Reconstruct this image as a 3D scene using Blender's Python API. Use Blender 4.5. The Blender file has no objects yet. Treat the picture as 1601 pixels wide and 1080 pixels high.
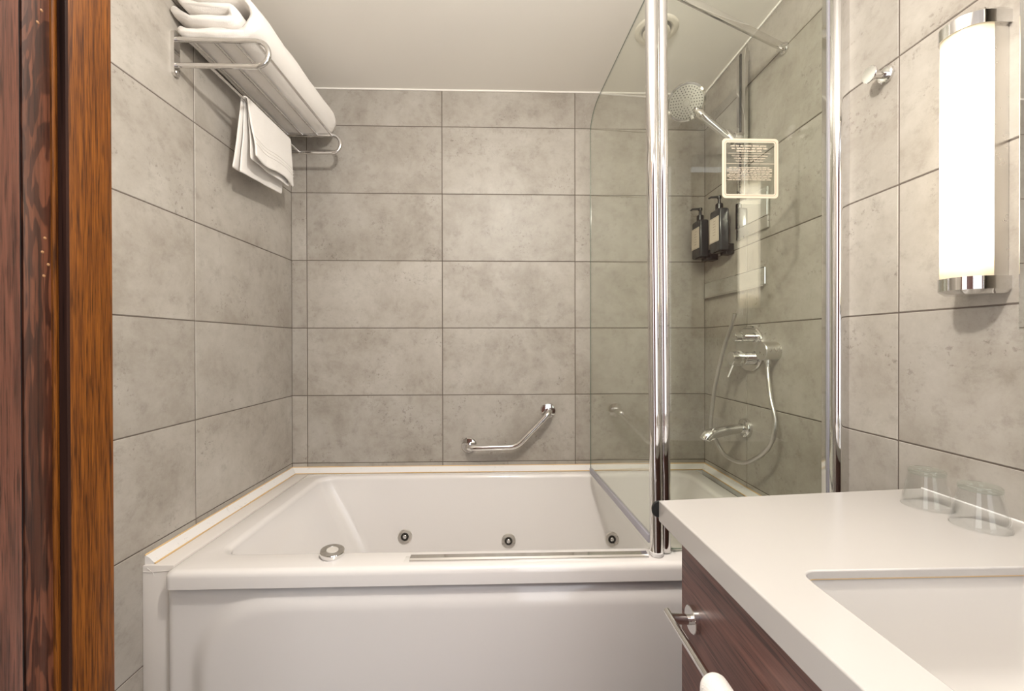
import bpy, bmesh, math, random
from mathutils import Vector, Matrix
random.seed(7)
S = bpy.context.scene
C = S.collection

# ------------------------------------------------------------------ camera
F_PX = 648.38
YAW, PITCH, ROLL = 0.0292, -0.0042, -0.0019
ZC = 1.18
def cam_axes():
    cy, sy = math.cos(YAW), math.sin(YAW); cp, sp = math.cos(PITCH), math.sin(PITCH)
    cr, sr = math.cos(ROLL), math.sin(ROLL)
    fwd = Vector((sy*cp, cy*cp, sp)); right = Vector((cy, -sy, 0)); up = right.cross(fwd)
    return cr*right + sr*up, -sr*right + cr*up, fwd
_r, _u, _w = cam_axes()
cd = bpy.data.cameras.new('camera'); cam = bpy.data.objects.new('camera', cd); C.objects.link(cam)
cd.sensor_fit = 'HORIZONTAL'; cd.sensor_width = 36.0; cd.lens = F_PX/1601*36; cd.clip_start = 0.01
cam.matrix_world = Matrix(((_r.x, _u.x, -_w.x, 0), (_r.y, _u.y, -_w.y, 0), (_r.z, _u.z, -_w.z, ZC), (0, 0, 0, 1)))
S.camera = cam

# ------------------------------------------------------------------ light of the place
W = bpy.data.worlds.new('hall_daylight'); S.world = W; W.use_nodes = True
bg = W.node_tree.nodes['Background']; bg.inputs['Color'].default_value = (0.97, 0.97, 1.0, 1); bg.inputs['Strength'].default_value = 2.15
# (the lamps themselves, one globe under the ceiling and one sconce, carry their own light further down)
S.view_settings.view_transform = 'Standard'; S.view_settings.look = 'None'
S.view_settings.exposure = 0.11; S.view_settings.gamma = 1.0; S.view_settings.use_curve_mapping = False

# ------------------------------------------------------------------ room numbers
D = 1.8796; XL, XR = -0.928, 0.9414; CEIL = 2.322
PW, PH, J = 0.602, 0.302, 0.0032
Z0 = 0.6473          # row joint just above the tub
XB0 = -0.8612        # first joint on the back wall
YJL, YJR = 1.2915, 1.5553
YN = -0.02          # near end of the side walls
RIM = 0.61

# ------------------------------------------------------------------ materials
def mat(name):
    m = bpy.data.materials.new(name); m.use_nodes = True
    nt = m.node_tree; b = nt.nodes['Principled BSDF']
    return m, nt, b
def N(nt, t, **kw):
    n = nt.nodes.new(t)
    for k, v in kw.items(): setattr(n, k, v)
    return n
def ramp(nt, pts):
    n = nt.nodes.new('ShaderNodeValToRGB'); e = n.color_ramp.elements
    while len(e) < len(pts): e.new(0.5)
    for el, (p, c) in zip(e, pts): el.position = p; el.color = c if len(c) == 4 else (*c, 1)
    return n
def simple(name, col, rough=0.5, metal=0.0, spec=0.5, coat=0.0, bump=0.0, bscale=60):
    m, nt, b = mat(name)
    b.inputs['Base Color'].default_value = (*col, 1); b.inputs['Roughness'].default_value = rough
    b.inputs['Metallic'].default_value = metal; b.inputs['Specular IOR Level'].default_value = spec
    b.inputs['Coat Weight'].default_value = coat; b.inputs['Coat Roughness'].default_value = 0.05
    tc = N(nt, 'ShaderNodeTexCoord'); no = N(nt, 'ShaderNodeTexNoise'); no.inputs['Scale'].default_value = bscale
    nt.links.new(tc.outputs['Object'], no.inputs['Vector'])
    rr = N(nt, 'ShaderNodeMapRange'); rr.inputs['To Min'].default_value = rough*0.92; rr.inputs['To Max'].default_value = min(1, rough*1.08+0.004)
    nt.links.new(no.outputs['Fac'], rr.inputs['Value']); nt.links.new(rr.outputs['Result'], b.inputs['Roughness'])
    if bump:
        bp = N(nt, 'ShaderNodeBump'); bp.inputs['Strength'].default_value = bump; bp.inputs['Distance'].default_value = 0.002
        nt.links.new(no.outputs['Fac'], bp.inputs['Height']); nt.links.new(bp.outputs['Normal'], b.inputs['Normal'])
    return m
M = {}
M['chrome'] = simple('chrome', (0.74, 0.73, 0.72), 0.06, 1.0)
M['satin'] = simple('satin_steel', (0.74, 0.72, 0.69), 0.28, 1.0)
M['mirror'] = simple('mirror_silver', (0.9, 0.91, 0.9), 0.015, 1.0)
M['acrylic'] = simple('white_acrylic', (0.78, 0.75, 0.735), 0.10, 0, 0.5, 0.5)
M['pvc'] = simple('white_pvc', (0.82, 0.80, 0.79), 0.28)
M['filler'] = simple('painted_filler', (0.76, 0.72, 0.69), 0.40, bump=0.15, bscale=40)
M['silicone'] = simple('yellowed_silicone', (0.72, 0.50, 0.24), 0.5)
M['grout'] = simple('grey_grout', (0.13, 0.105, 0.088), 0.9, bump=0.2, bscale=300)
M['ceiling'] = simple('ceiling_paint', (0.925, 0.89, 0.835), 0.65, bump=0.03, bscale=30)
M['plaster'] = simple('hall_plaster', (0.62, 0.58, 0.54), 0.8)
M['quartz'] = simple('cream_quartz', (0.48, 0.455, 0.43), 0.16, 0, 0.5, 0.0)
M['ceramic'] = simple('white_ceramic', (0.60, 0.57, 0.535), 0.08, 0, 0.5, 0.3)
M['rubber'] = simple('black_rubber', (0.012, 0.012, 0.012), 0.5)
M['black'] = simple('black_plastic', (0.012, 0.012, 0.013), 0.22)
M['bottle'] = simple('black_bottle', (0.030, 0.031, 0.034), 0.20)
M['label'] = simple('cream_label', (0.72, 0.64, 0.55), 0.6)
M['ink'] = simple('brown_ink', (0.25, 0.16, 0.10), 0.6)
M['sign_ink'] = simple('cream_print', (0.60, 0.51, 0.40), 0.5)
M['seal'] = simple('grey_seal', (0.36, 0.35, 0.40), 0.30)
M['ventw'] = simple('vent_plastic', (0.78, 0.73, 0.63), 0.45)
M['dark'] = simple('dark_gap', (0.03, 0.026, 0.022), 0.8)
M['throat'] = simple('vent_throat', (0.22, 0.19, 0.15), 0.8)
M['nozzle'] = simple('spray_face', (0.62, 0.60, 0.56), 0.35)
M['hose'] = simple('hose_metal', (0.60, 0.58, 0.56), 0.30, 1.0)
M['oldbrass'] = simple('bare_wood_hole', (0.30, 0.15, 0.06), 0.7)
M['floor'] = simple('floor_tile', (0.25, 0.22, 0.20), 0.35)

def terry(name, col):
    m, nt, b = mat(name)
    b.inputs['Base Color'].default_value = (*col, 1); b.inputs['Roughness'].default_value = 0.95
    b.inputs['Sheen Weight'].default_value = 0.25; b.inputs['Specular IOR Level'].default_value = 0.1
    b.inputs['Subsurface Weight'].default_value = 0.0
    tc = N(nt, 'ShaderNodeTexCoord'); a = N(nt, 'ShaderNodeTexNoise'); a.inputs['Scale'].default_value = 420; a.inputs['Detail'].default_value = 3
    c = N(nt, 'ShaderNodeTexNoise'); c.inputs['Scale'].default_value = 35
    nt.links.new(tc.outputs['Object'], a.inputs['Vector']); nt.links.new(tc.outputs['Object'], c.inputs['Vector'])
    ad = N(nt, 'ShaderNodeMath', operation='MULTIPLY_ADD'); ad.inputs[1].default_value = 0.8
    nt.links.new(a.outputs['Fac'], ad.inputs[0]); nt.links.new(c.outputs['Fac'], ad.inputs[2])
    bp = N(nt, 'ShaderNodeBump'); bp.inputs['Strength'].default_value = 0.55; bp.inputs['Distance'].default_value = 0.003
    nt.links.new(ad.outputs[0], bp.inputs['Height']); nt.links.new(bp.outputs['Normal'], b.inputs['Normal'])
    return m
M['terry'] = terry('white_terry', (0.84, 0.80, 0.755))
M['terry2'] = terry('white_waffle', (0.82, 0.785, 0.745))

def tile_mat():
    m, nt, b = mat('concrete_look_tile'); L = nt.links
    tc = N(nt, 'ShaderNodeTexCoord'); oi = N(nt, 'ShaderNodeObjectInfo')
    sc = N(nt, 'ShaderNodeVectorMath', operation='SCALE'); sc.inputs['Scale'].default_value = 37.0
    cb = N(nt, 'ShaderNodeCombineXYZ')
    L.new(oi.outputs['Random'], cb.inputs[0]); L.new(oi.outputs['Random'], cb.inputs[1]); L.new(cb.outputs[0], sc.inputs[0])
    ad = N(nt, 'ShaderNodeVectorMath', operation='ADD'); L.new(tc.outputs['Object'], ad.inputs[0]); L.new(sc.outputs[0], ad.inputs[1])
    big = N(nt, 'ShaderNodeTexNoise'); big.inputs['Scale'].default_value = 4.2; big.inputs['Detail'].default_value = 9; big.inputs['Roughness'].default_value = 0.72; big.inputs['Distortion'].default_value = 0.2
    mid = N(nt, 'ShaderNodeTexNoise'); mid.inputs['Scale'].default_value = 22; mid.inputs['Detail'].default_value = 8; mid.inputs['Roughness'].default_value = 0.75
    fine = N(nt, 'ShaderNodeTexNoise'); fine.inputs['Scale'].default_value = 75; fine.inputs['Detail'].default_value = 5; fine.inputs['Roughness'].default_value = 0.7
    for n in (big, mid, fine): L.new(ad.outputs[0], n.inputs['Vector'])
    r1 = ramp(nt, [(0.28, (0.275, 0.242, 0.204)), (0.5, (0.388, 0.356, 0.314)), (0.72, (0.47, 0.44, 0.398))]); L.new(big.outputs['Fac'], r1.inputs[0])
    r2 = ramp(nt, [(0.30, (0.72, 0.70, 0.68)), (0.47, (1, 1, 1)), (0.75, (1.06, 1.06, 1.06))]); L.new(mid.outputs['Fac'], r2.inputs[0])
    mu = N(nt, 'ShaderNodeMixRGB', blend_type='MULTIPLY'); mu.inputs[0].default_value = 0.75
    L.new(r1.outputs[0], mu.inputs[1]); L.new(r2.outputs[0], mu.inputs[2])
    # small pits gathered in patches
    pm = N(nt, 'ShaderNodeMath', operation='MULTIPLY'); 
    rp = ramp(nt, [(0.36, (1, 1, 1)), (0.43, (0, 0, 0))]); L.new(fine.outputs['Fac'], rp.inputs[0])
    pz = ramp(nt, [(0.54, (0, 0, 0)), (0.64, (1, 1, 1))])
    patch = N(nt, 'ShaderNodeTexNoise'); patch.inputs['Scale'].default_value = 7; patch.inputs['Detail'].default_value = 2
    L.new(ad.outputs[0], patch.inputs['Vector']); L.new(patch.outputs['Fac'], pz.inputs[0])
    L.new(rp.outputs[0], pm.inputs[0]); L.new(pz.outputs[0], pm.inputs[1])
    pk = N(nt, 'ShaderNodeMath', operation='MULTIPLY'); pk.inputs[1].default_value = 0.55; L.new(pm.outputs[0], pk.inputs[0])
    m2 = N(nt, 'ShaderNodeMixRGB'); m2.inputs[2].default_value = (0.14, 0.115, 0.095, 1)
    L.new(pk.outputs[0], m2.inputs[0]); L.new(mu.outputs[0], m2.inputs[1])
    # each tile a little different
    br = N(nt, 'ShaderNodeMapRange'); br.inputs['To Min'].default_value = 0.94; br.inputs['To Max'].default_value = 1.06; L.new(oi.outputs['Random'], br.inputs['Value'])
    vm = N(nt, 'ShaderNodeMixRGB', blend_type='MULTIPLY'); vm.inputs[0].default_value = 1
    L.new(m2.outputs[0], vm.inputs[1]); L.new(br.outputs[0], vm.inputs[2])
    L.new(vm.outputs[0], b.inputs['Base Color'])
    rr = N(nt, 'ShaderNodeMapRange'); rr.inputs['To Min'].default_value = 0.38; rr.inputs['To Max'].default_value = 0.52
    L.new(mid.outputs['Fac'], rr.inputs['Value']); L.new(rr.outputs[0], b.inputs['Roughness'])
    bp = N(nt, 'ShaderNodeBump'); bp.inputs['Strength'].default_value = 0.12; bp.inputs['Distance'].default_value = 0.001
    L.new(fine.outputs['Fac'], bp.inputs['Height']); L.new(bp.outputs['Normal'], b.inputs['Normal'])
    return m
M['tile'] = tile_mat()

def wood(name, cols, axis='Z', fine=90, rough=0.35, figure=0.0, coat=0.2):
    m, nt, b = mat(name); L = nt.links
    tc = N(nt, 'ShaderNodeTexCoord'); mp = N(nt, 'ShaderNodeMapping')
    k = 0.03
    mp.inputs['Scale'].default_value = (k if axis == 'X' else 1, k if axis == 'Y' else 1, k if axis == 'Z' else 1)
    L.new(tc.outputs['Object'], mp.inputs[0])
    g = N(nt, 'ShaderNodeTexNoise'); g.inputs['Scale'].default_value = fine; g.inputs['Detail'].default_value = 6; g.inputs['Roughness'].default_value = 0.65
    p = N(nt, 'ShaderNodeTexNoise'); p.inputs['Scale'].default_value = fine*2.2; p.inputs['Detail'].default_value = 3
    L.new(mp.outputs[0], g.inputs['Vector']); L.new(mp.outputs[0], p.inputs['Vector'])
    r1 = ramp(nt, [(0.32, cols[0]), (0.5, cols[1]), (0.68, cols[2])]); L.new(g.outputs['Fac'], r1.inputs[0])
    r2 = ramp(nt, [(0.36, (0.25, 0.22, 0.2)), (0.46, (1, 1, 1))]); L.new(p.outputs['Fac'], r2.inputs[0])
    mu = N(nt, 'ShaderNodeMixRGB', blend_type='MULTIPLY'); mu.inputs[0].default_value = 0.8
    L.new(r1.outputs[0], mu.inputs[1]); L.new(r2.outputs[0], mu.inputs[2])
    out = mu.outputs[0]
    if figure:
        mp2 = N(nt, 'ShaderNodeMapping'); mp2.inputs['Scale'].default_value = (1, 1, 0.16); L.new(tc.outputs['Object'], mp2.inputs[0])
        f = N(nt, 'ShaderNodeTexNoise'); f.inputs['Scale'].default_value = 28; f.inputs['Detail'].default_value = 3; f.inputs['Distortion'].default_value = 1.6
        L.new(mp2.outputs[0], f.inputs['Vector'])
        wv = N(nt, 'ShaderNodeMath', operation='MULTIPLY'); wv.inputs[1].default_value = 42; L.new(f.outputs['Fac'], wv.inputs[0])
        sn = N(nt, 'ShaderNodeMath', operation='SINE'); L.new(wv.outputs[0], sn.inputs[0])
        rf = ramp(nt, [(0.45, (0.22, 0.16, 0.16)), (0.75, (1, 1, 1))])
        mr = N(nt, 'ShaderNodeMapRange'); mr.inputs['From Min'].default_value = -1; L.new(sn.outputs[0], mr.inputs['Value']); L.new(mr.outputs[0], rf.inputs[0])
        m3 = N(nt, 'ShaderNodeMixRGB', blend_type='MULTIPLY'); m3.inputs[0].default_value = figure
        L.new(out, m3.inputs[1]); L.new(rf.outputs[0], m3.inputs[2]); out = m3.outputs[0]
    L.new(out, b.inputs['Base Color'])
    b.inputs['Roughness'].default_value = rough; b.inputs['Coat Weight'].default_value = coat; b.inputs['Coat Roughness'].default_value = 0.25
    bp = N(nt, 'ShaderNodeBump'); bp.inputs['Strength'].default_value = 0.15; bp.inputs['Distance'].default_value = 0.0006
    L.new(p.outputs['Fac'], bp.inputs['Height']); L.new(bp.outputs['Normal'], b.inputs['Normal'])
    return m
M['oak'] = wood('orange_oak', [(0.035, 0.009, 0.002), (0.135, 0.041, 0.005), (0.21, 0.068, 0.008)], 'Z', 520, 0.45, 0.0, 0.0)
M['redwood'] = wood('red_brown_wood', [(0.040, 0.014, 0.010), (0.105, 0.038, 0.023), (0.15, 0.055, 0.034)], 'Z', 480, 0.38, 0.0, 0.3)
M['figured'] = wood('figured_brown_wood', [(0.040, 0.012, 0.006), (0.105, 0.034, 0.016), (0.14, 0.046, 0.022)], 'Z', 300, 0.36, 0.75, 0.3)
M['darkwood'] = wood('dark_wood_and_shade', [(0.015, 0.007, 0.005), (0.03, 0.013, 0.009), (0.05, 0.02, 0.012)], 'Z', 100, 0.6, 0.0, 0.0)  # cabinet plinth, and the shade on the stop board's end
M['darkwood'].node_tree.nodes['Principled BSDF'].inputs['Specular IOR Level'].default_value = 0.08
M['oak'].node_tree.nodes['Principled BSDF'].inputs['Specular IOR Level'].default_value = 0.2
M['wenge'] = wood('wenge_veneer', [(0.080, 0.032, 0.024), (0.138, 0.058, 0.044), (0.195, 0.086, 0.066)], 'Y', 110, 0.40, 0.0, 0.0)

def glass_mat(name, tint, ior=1.5, rough=0.0, gcol=(1, 1, 1)):
    m = bpy.data.materials.new(name); m.use_nodes = True; nt = m.node_tree; nt.nodes.clear(); L = nt.links
    o = N(nt, 'ShaderNodeOutputMaterial'); mx = N(nt, 'ShaderNodeMixShader'); t = N(nt, 'ShaderNodeBsdfTransparent'); g = N(nt, 'ShaderNodeBsdfGlossy')
    fr = N(nt, 'ShaderNodeFresnel'); fr.inputs['IOR'].default_value = ior
    t.inputs['Color'].default_value = (*tint, 1); g.inputs['Color'].default_value = (*gcol, 1); g.inputs['Roughness'].default_value = rough
    # the Fresnel node flips the index inside a solid; use the outer index on both faces
    ge = N(nt, 'ShaderNodeNewGeometry'); iv = N(nt, 'ShaderNodeMapRange'); iv.inputs['To Min'].default_value = ior; iv.inputs['To Max'].default_value = 1/ior
    L.new(ge.outputs['Backfacing'], iv.inputs['Value']); L.new(iv.outputs[0], fr.inputs['IOR'])
    L.new(fr.outputs[0], mx.inputs[0]); L.new(t.outputs[0], mx.inputs[1]); L.new(g.outputs[0], mx.inputs[2]); L.new(mx.outputs[0], o.inputs[0])
    return m
M['glass'] = glass_mat('shower_glass', (0.970, 0.983, 0.948), 1.45)
M['glass_edge'] = simple('glass_edge', (0.09, 0.13, 0.10), 0.12, 0, 0.6)
M['clear'] = glass_mat('clear_acrylic', (0.985, 0.99, 0.985), 1.3)
M['tumbler'] = glass_mat('tumbler_glass', (0.980, 0.984, 0.981), 1.42)
M['tumbler_base'] = glass_mat('tumbler_base_glass', (0.945, 0.975, 0.958), 1.50)
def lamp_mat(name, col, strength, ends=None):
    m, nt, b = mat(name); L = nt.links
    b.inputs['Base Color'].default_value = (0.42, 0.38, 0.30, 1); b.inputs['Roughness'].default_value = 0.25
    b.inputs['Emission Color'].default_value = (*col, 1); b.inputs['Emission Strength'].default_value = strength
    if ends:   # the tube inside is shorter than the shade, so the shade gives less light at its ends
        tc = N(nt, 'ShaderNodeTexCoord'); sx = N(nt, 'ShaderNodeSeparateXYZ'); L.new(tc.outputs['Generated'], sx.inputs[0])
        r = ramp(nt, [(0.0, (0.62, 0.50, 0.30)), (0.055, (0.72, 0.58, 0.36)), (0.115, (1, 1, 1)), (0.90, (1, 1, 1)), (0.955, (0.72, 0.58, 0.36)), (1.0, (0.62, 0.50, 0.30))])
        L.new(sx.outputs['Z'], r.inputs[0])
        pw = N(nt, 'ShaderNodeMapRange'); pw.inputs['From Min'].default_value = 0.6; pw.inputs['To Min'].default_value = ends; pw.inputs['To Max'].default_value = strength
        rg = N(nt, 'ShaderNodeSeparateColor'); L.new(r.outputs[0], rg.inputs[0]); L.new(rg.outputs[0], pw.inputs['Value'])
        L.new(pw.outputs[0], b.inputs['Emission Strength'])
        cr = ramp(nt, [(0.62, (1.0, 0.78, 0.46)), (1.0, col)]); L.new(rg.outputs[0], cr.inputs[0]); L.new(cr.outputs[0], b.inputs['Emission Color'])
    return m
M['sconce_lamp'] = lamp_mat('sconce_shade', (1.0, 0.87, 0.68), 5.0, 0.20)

# ------------------------------------------------------------------ helpers
def link(name, me, m, parent=None, smooth=True, angle=0.6):
    if not isinstance(m, (list, tuple)): m = [m]
    for x in m: me.materials.append(M[x])
    if smooth:
        me.polygons.foreach_set('use_smooth', [True]*len(me.polygons)); me.set_sharp_from_angle(angle=angle)
    o = bpy.data.objects.new(name, me); C.objects.link(o)
    if parent is not None: o.parent = parent
    return o
def mesh_of(bm, name='mesh'):
    bmesh.ops.recalc_face_normals(bm, faces=bm.faces)
    me = bpy.data.meshes.new(name); bm.to_mesh(me); bm.free(); return me
def obj(name, bm, m, parent=None, smooth=True, angle=0.6):
    return link(name, mesh_of(bm, name), m, parent, smooth, angle)
def empty(name, loc=(0, 0, 0)):
    o = bpy.data.objects.new(name, None); C.objects.link(o); o.location = loc; o.empty_display_size = 0.05; return o
def tag(o, label, cat, group=None):
    o['label'] = label; o['category'] = cat
    if group: o['group'] = group
    return o
def struct(o, label=None):
    o['kind'] = 'structure'
    if label: o['label'] = label
    return o
def box(bm, x0, x1, y0, y1, z0, z1, bev=0.0, seg=2):
    t = bmesh.new()
    v = [t.verts.new(p) for p in ((x0,y0,z0),(x1,y0,z0),(x1,y1,z0),(x0,y1,z0),(x0,y0,z1),(x1,y0,z1),(x1,y1,z1),(x0,y1,z1))]
    for f in ((0,3,2,1),(4,5,6,7),(0,1,5,4),(1,2,6,5),(2,3,7,6),(3,0,4,7)): t.faces.new([v[i] for i in f])
    if bev: bmesh.ops.bevel(t, geom=list(t.edges), offset=bev, segments=seg, profile=0.5, affect='EDGES')
    me = bpy.data.meshes.new('t'); t.to_mesh(me); t.free(); bm.from_mesh(me); bpy.data.meshes.remove(me)
    return bm
def bx(*a, **k): return box(bmesh.new(), *a, **k)
def frame_at(d):
    d = d.normalized(); a = Vector((0, 0, 1)) if abs(d.z) < 0.9 else Vector((1, 0, 0))
    s = a.cross(d).normalized(); return s, d.cross(s).normalized()
def tube(bm, pts, r, n=14, cap=True, closed=False):
    pts = [Vector(p) for p in pts]; rs = r if isinstance(r, (list, tuple)) else [r]*len(pts)
    rings = []; s = None
    for i, p in enumerate(pts):
        if closed: d = pts[(i+1) % len(pts)] - pts[i-1]
        elif i == 0: d = pts[1]-pts[0]
        elif i == len(pts)-1: d = pts[-1]-pts[-2]
        else: d = (pts[i+1]-pts[i]).normalized() + (pts[i]-pts[i-1]).normalized()
        d.normalize()
        if s is None: s, t = frame_at(d)
        else:
            s = (s - d*s.dot(d)).normalized(); t = d.cross(s)
        rings.append([bm.verts.new(p + rs[i]*(math.cos(2*math.pi*k/n)*s + math.sin(2*math.pi*k/n)*t)) for k in range(n)])
    m = len(rings)
    for i in range(m if closed else m-1):
        a, b = rings[i], rings[(i+1) % m]
        for k in range(n): bm.faces.new((a[k], a[(k+1) % n], b[(k+1) % n], b[k]))
    if cap and not closed: bm.faces.new(rings[0][::-1]); bm.faces.new(rings[-1])
    return bm
def smooth_path(pts, sub=6, closed=False):
    P = [Vector(p) for p in pts]; out = []; n = len(P)
    for i in range(n if closed else n-1):
        g = lambda k: P[k % n] if closed else P[max(0, min(n-1, k))]
        a, b, c, d = g(i-1), g(i), g(i+1), g(i+2)
        for j in range(sub):
            t = j/sub; out.append(0.5*((2*b) + (c-a)*t + (2*a-5*b+4*c-d)*t*t + (3*b-a-3*c+d)*t**3))
    if not closed: out.append(P[-1])
    return out
def fillet(pts, rad, seg=6):
    P = [Vector(p) for p in pts]; out = [P[0]]
    for i in range(1, len(P)-1):
        a, b, c = P[i-1], P[i], P[i+1]; u = (a-b); v = (c-b); r = min(rad, u.length*0.49, v.length*0.49)
        p0 = b+u.normalized()*r; p1 = b+v.normalized()*r
        for k in range(seg+1):
            t = k/seg; out.append(p0*(1-t)**2 + b*2*t*(1-t) + p1*t*t)
    out.append(P[-1]); return out
def lathe(bm, prof, origin, axis, n=40):
    """prof: list of (radius, height along axis)"""
    o = Vector(origin); d = Vector(axis).normalized(); s, t = frame_at(d); rings = []
    for r, h in prof:
        if r < 1e-6: rings.append([bm.verts.new(o+d*h)])
        else: rings.append([bm.verts.new(o+d*h+r*(math.cos(2*math.pi*k/n)*s+math.sin(2*math.pi*k/n)*t)) for k in range(n)])
    for a, b in zip(rings, rings[1:]):
        if len(a) == 1 and len(b) == 1: continue
        for k in range(n):
            k2 = (k+1) % n
            if len(a) == 1: bm.faces.new((a[0], b[k2], b[k]))
            elif len(b) == 1: bm.faces.new((a[k], a[k2], b[0]))
            else: bm.faces.new((a[k], a[k2], b[k2], b[k]))
    return bm
def disc(r, h, ch=0.0015): return [(0, 0), (r, 0), (r, h-ch), (r-ch, h), (0, h)]
def prism(bm, poly, z0, z1, axes='xy'):
    """extrude a 2-D polygon; axes gives the two axes of the polygon"""
    def P(a, b, c): return {'xy': (a, b, c), 'xz': (a, c, b), 'yz': (c, a, b)}[axes]
    lo = [bm.verts.new(P(a, b, z0)) for a, b in poly]; hi = [bm.verts.new(P(a, b, z1)) for a, b in poly]
    n = len(poly); bm.faces.new(lo[::-1]); bm.faces.new(hi)
    for i in range(n): bm.faces.new((lo[i], lo[(i+1) % n], hi[(i+1) % n], hi[i]))
    return bm
def rrect(x0, x1, y0, y1, r, k=8, sub=6):
    """rounded rectangle with matched points for lofting"""
    pts = []
    cs = [(x1-r, y0+r, -90), (x1-r, y1-r, 0), (x0+r, y1-r, 90), (x0+r, y0+r, 180)]
    for i, (cx, cy, a0) in enumerate(cs):
        for j in range(k+1):
            a = math.radians(a0+90*j/k); pts.append((cx+r*math.cos(a), cy+r*math.sin(a)))
        nx = cs[(i+1) % 4]; a = math.radians(nx[2]); q = (nx[0]+r*math.cos(a), nx[1]+r*math.sin(a)); p = pts[-1]
        for j in range(1, sub): pts.append((p[0]+(q[0]-p[0])*j/sub, p[1]+(q[1]-p[1])*j/sub))
    return pts
def loft(bm, loops, cap_end=True, cap_start=False):
    rings = [[bm.verts.new(p) for p in lp] for lp in loops]; n = len(rings[0])
    for a, b in zip(rings, rings[1:]):
        for k in range(n): bm.faces.new((a[k], a[(k+1) % n], b[(k+1) % n], b[k]))
    if cap_end: bm.faces.new(rings[-1])
    if cap_start: bm.faces.new(rings[0][::-1])
    return bm
def nz(x, y, z=0.0):
    from mathutils import noise
    return noise.noise(Vector((x, y, z)))

# ================================================================== the room
rowz = [Z0 + k*PH for k in range(-3, 7)]
tile_cache = {}
def tile_mesh(w, h):
    key = (round(w, 4), round(h, 4))
    if key not in tile_cache:
        bm = bmesh.new(); e = 0.0012
        a, b = w/2, h/2
        lo = [(-a, 0, -b), (a, 0, -b), (a, 0, b), (-a, 0, b)]
        mid = [(x, -0.0078, z) for x, _, z in lo]
        hi = [(x-math.copysign(e, x), -0.009, z-math.copysign(e, z)) for x, _, z in lo]
        loft(bm, [lo, mid, hi])
        me = mesh_of(bm, 'tile'); me.materials.append(M['tile']); tile_cache[key] = me
    return tile_cache[key]
def make_wall(name, label, plane, span, joints):
    """plane: ('X', value, normal) or ('Y', value, normal)"""
    ax, val, nrm = plane; T = 0.009
    a0, a1 = span
    if ax == 'Y': bm = bx(a0-0.1, a1+0.1, val+0.0014, val+0.12, 0, CEIL+0.05)
    elif nrm > 0: bm = bx(val-0.12, val-0.0014, a0, a1+0.0, 0, CEIL+0.05)
    else: bm = bx(val+0.0014, val+0.12, a0, a1+0.0, 0, CEIL+0.05)
    w = struct(obj(name, bm, 'grout', smooth=False), label)
    js = [a0] + sorted(j for j in joints if a0 < j < a1) + [a1]
    zs = [0.0] + [z for z in rowz if 0 < z < CEIL-0.01] + [CEIL]
    for i in range(len(js)-1):
        for k in range(len(zs)-1):
            u0 = js[i] + (J/2 if i else 0.0005); u1 = js[i+1] - (J/2 if i < len(js)-2 else 0.0005)
            z0 = zs[k] + (J/2 if k else 0); z1 = zs[k+1] - (J/2 if k < len(zs)-2 else 0)
            if u1-u0 < 0.004: continue
            t = bpy.data.objects.new('tile', tile_mesh(u1-u0, z1-z0)); C.objects.link(t); t.parent = w
            cu, cz = (u0+u1)/2, (z0+z1)/2
            wob = random.uniform(-0.0003, 0.0003)
            if ax == 'Y': t.location = (cu, val+T+wob, cz)
            elif nrm > 0: t.location = (val-T+wob, cu, cz); t.rotation_euler = (0, 0, math.pi/2)
            else: t.location = (val+T+wob, cu, cz); t.rotation_euler = (0, 0, -math.pi/2)
    return w
make_wall('wall_back', 'grey concrete-look tiled wall behind the tub', ('Y', D, -1), (XL, XR), [XB0, XB0+PW, XB0+2*PW, XB0+3*PW])
make_wall('wall_left', 'grey concrete-look tiled wall beside the door frame', ('X', XL, 1), (0.20, D), [YJL, YJL-PW])
make_wall('wall_right', 'grey concrete-look tiled wall with the sconce', ('X', XR, -1), (YN, D), [YJR, YJR-PW, YJR-2*PW])
struct(obj('ceiling', bx(XL-0.1, XR+0.1, YN, D+0.1, CEIL, CEIL+0.1), 'ceiling', smooth=False), 'plain off-white ceiling')
bm = bmesh.new(); tube(bm, [(XL, D-0.003, CEIL-0.002), (XR, D-0.003, CEIL-0.002)], 0.004, 6)
tube(bm, [(XR-0.003, YN, CEIL-0.002), (XR-0.003, D, CEIL-0.002)], 0.004, 6); tube(bm, [(XL+0.003, 0.32, CEIL-0.002), (XL+0.003, D, CEIL-0.002)], 0.004, 6)
struct(obj('trim_4', bm, 'ceiling'), 'caulked joint between ceiling and tiles')
struct(obj('floor', bx(XL-0.2, XR+0.2, -2.4, D+0.1, -0.06, 0.0), 'floor', smooth=False), 'dark tiled floor')
bm = bx(XL-0.2, -0.36, 0.14, 0.318, 0.0, CEIL+0.05)
struct(obj('wall_entry', bm, 'plaster', smooth=False), 'plastered wall that holds the door frame')
wd = struct(empty('wall_hall_blocker', (-0.45, -1.75, 0)), 'added unseen wall of dark wooden cupboards behind the camera, blocks daylight reflected in the glass')  # added out of view, keeps the bright hall out of the glass reflections
for nm, q in (('body', (-1.3, 0.15, -1.98, -1.52, 0.0, 2.75)), ('door', (-1.28, -0.58, -1.52, -1.50, 0.06, 2.70)), ('door', (-0.57, 0.135, -1.52, -1.50, 0.06, 2.70))):
    o = obj(nm, bx(*q, bev=0.002), 'redwood', smooth=False); o.parent = wd; o.matrix_parent_inverse = Matrix.Translation(wd.location).inverted()
struct(obj('wall_entry_top', bx(XL-0.1, XR+0.2, YN-0.16, YN, 2.22, CEIL+0.05), 'plaster', smooth=False), 'plastered wall above the door')

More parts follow.
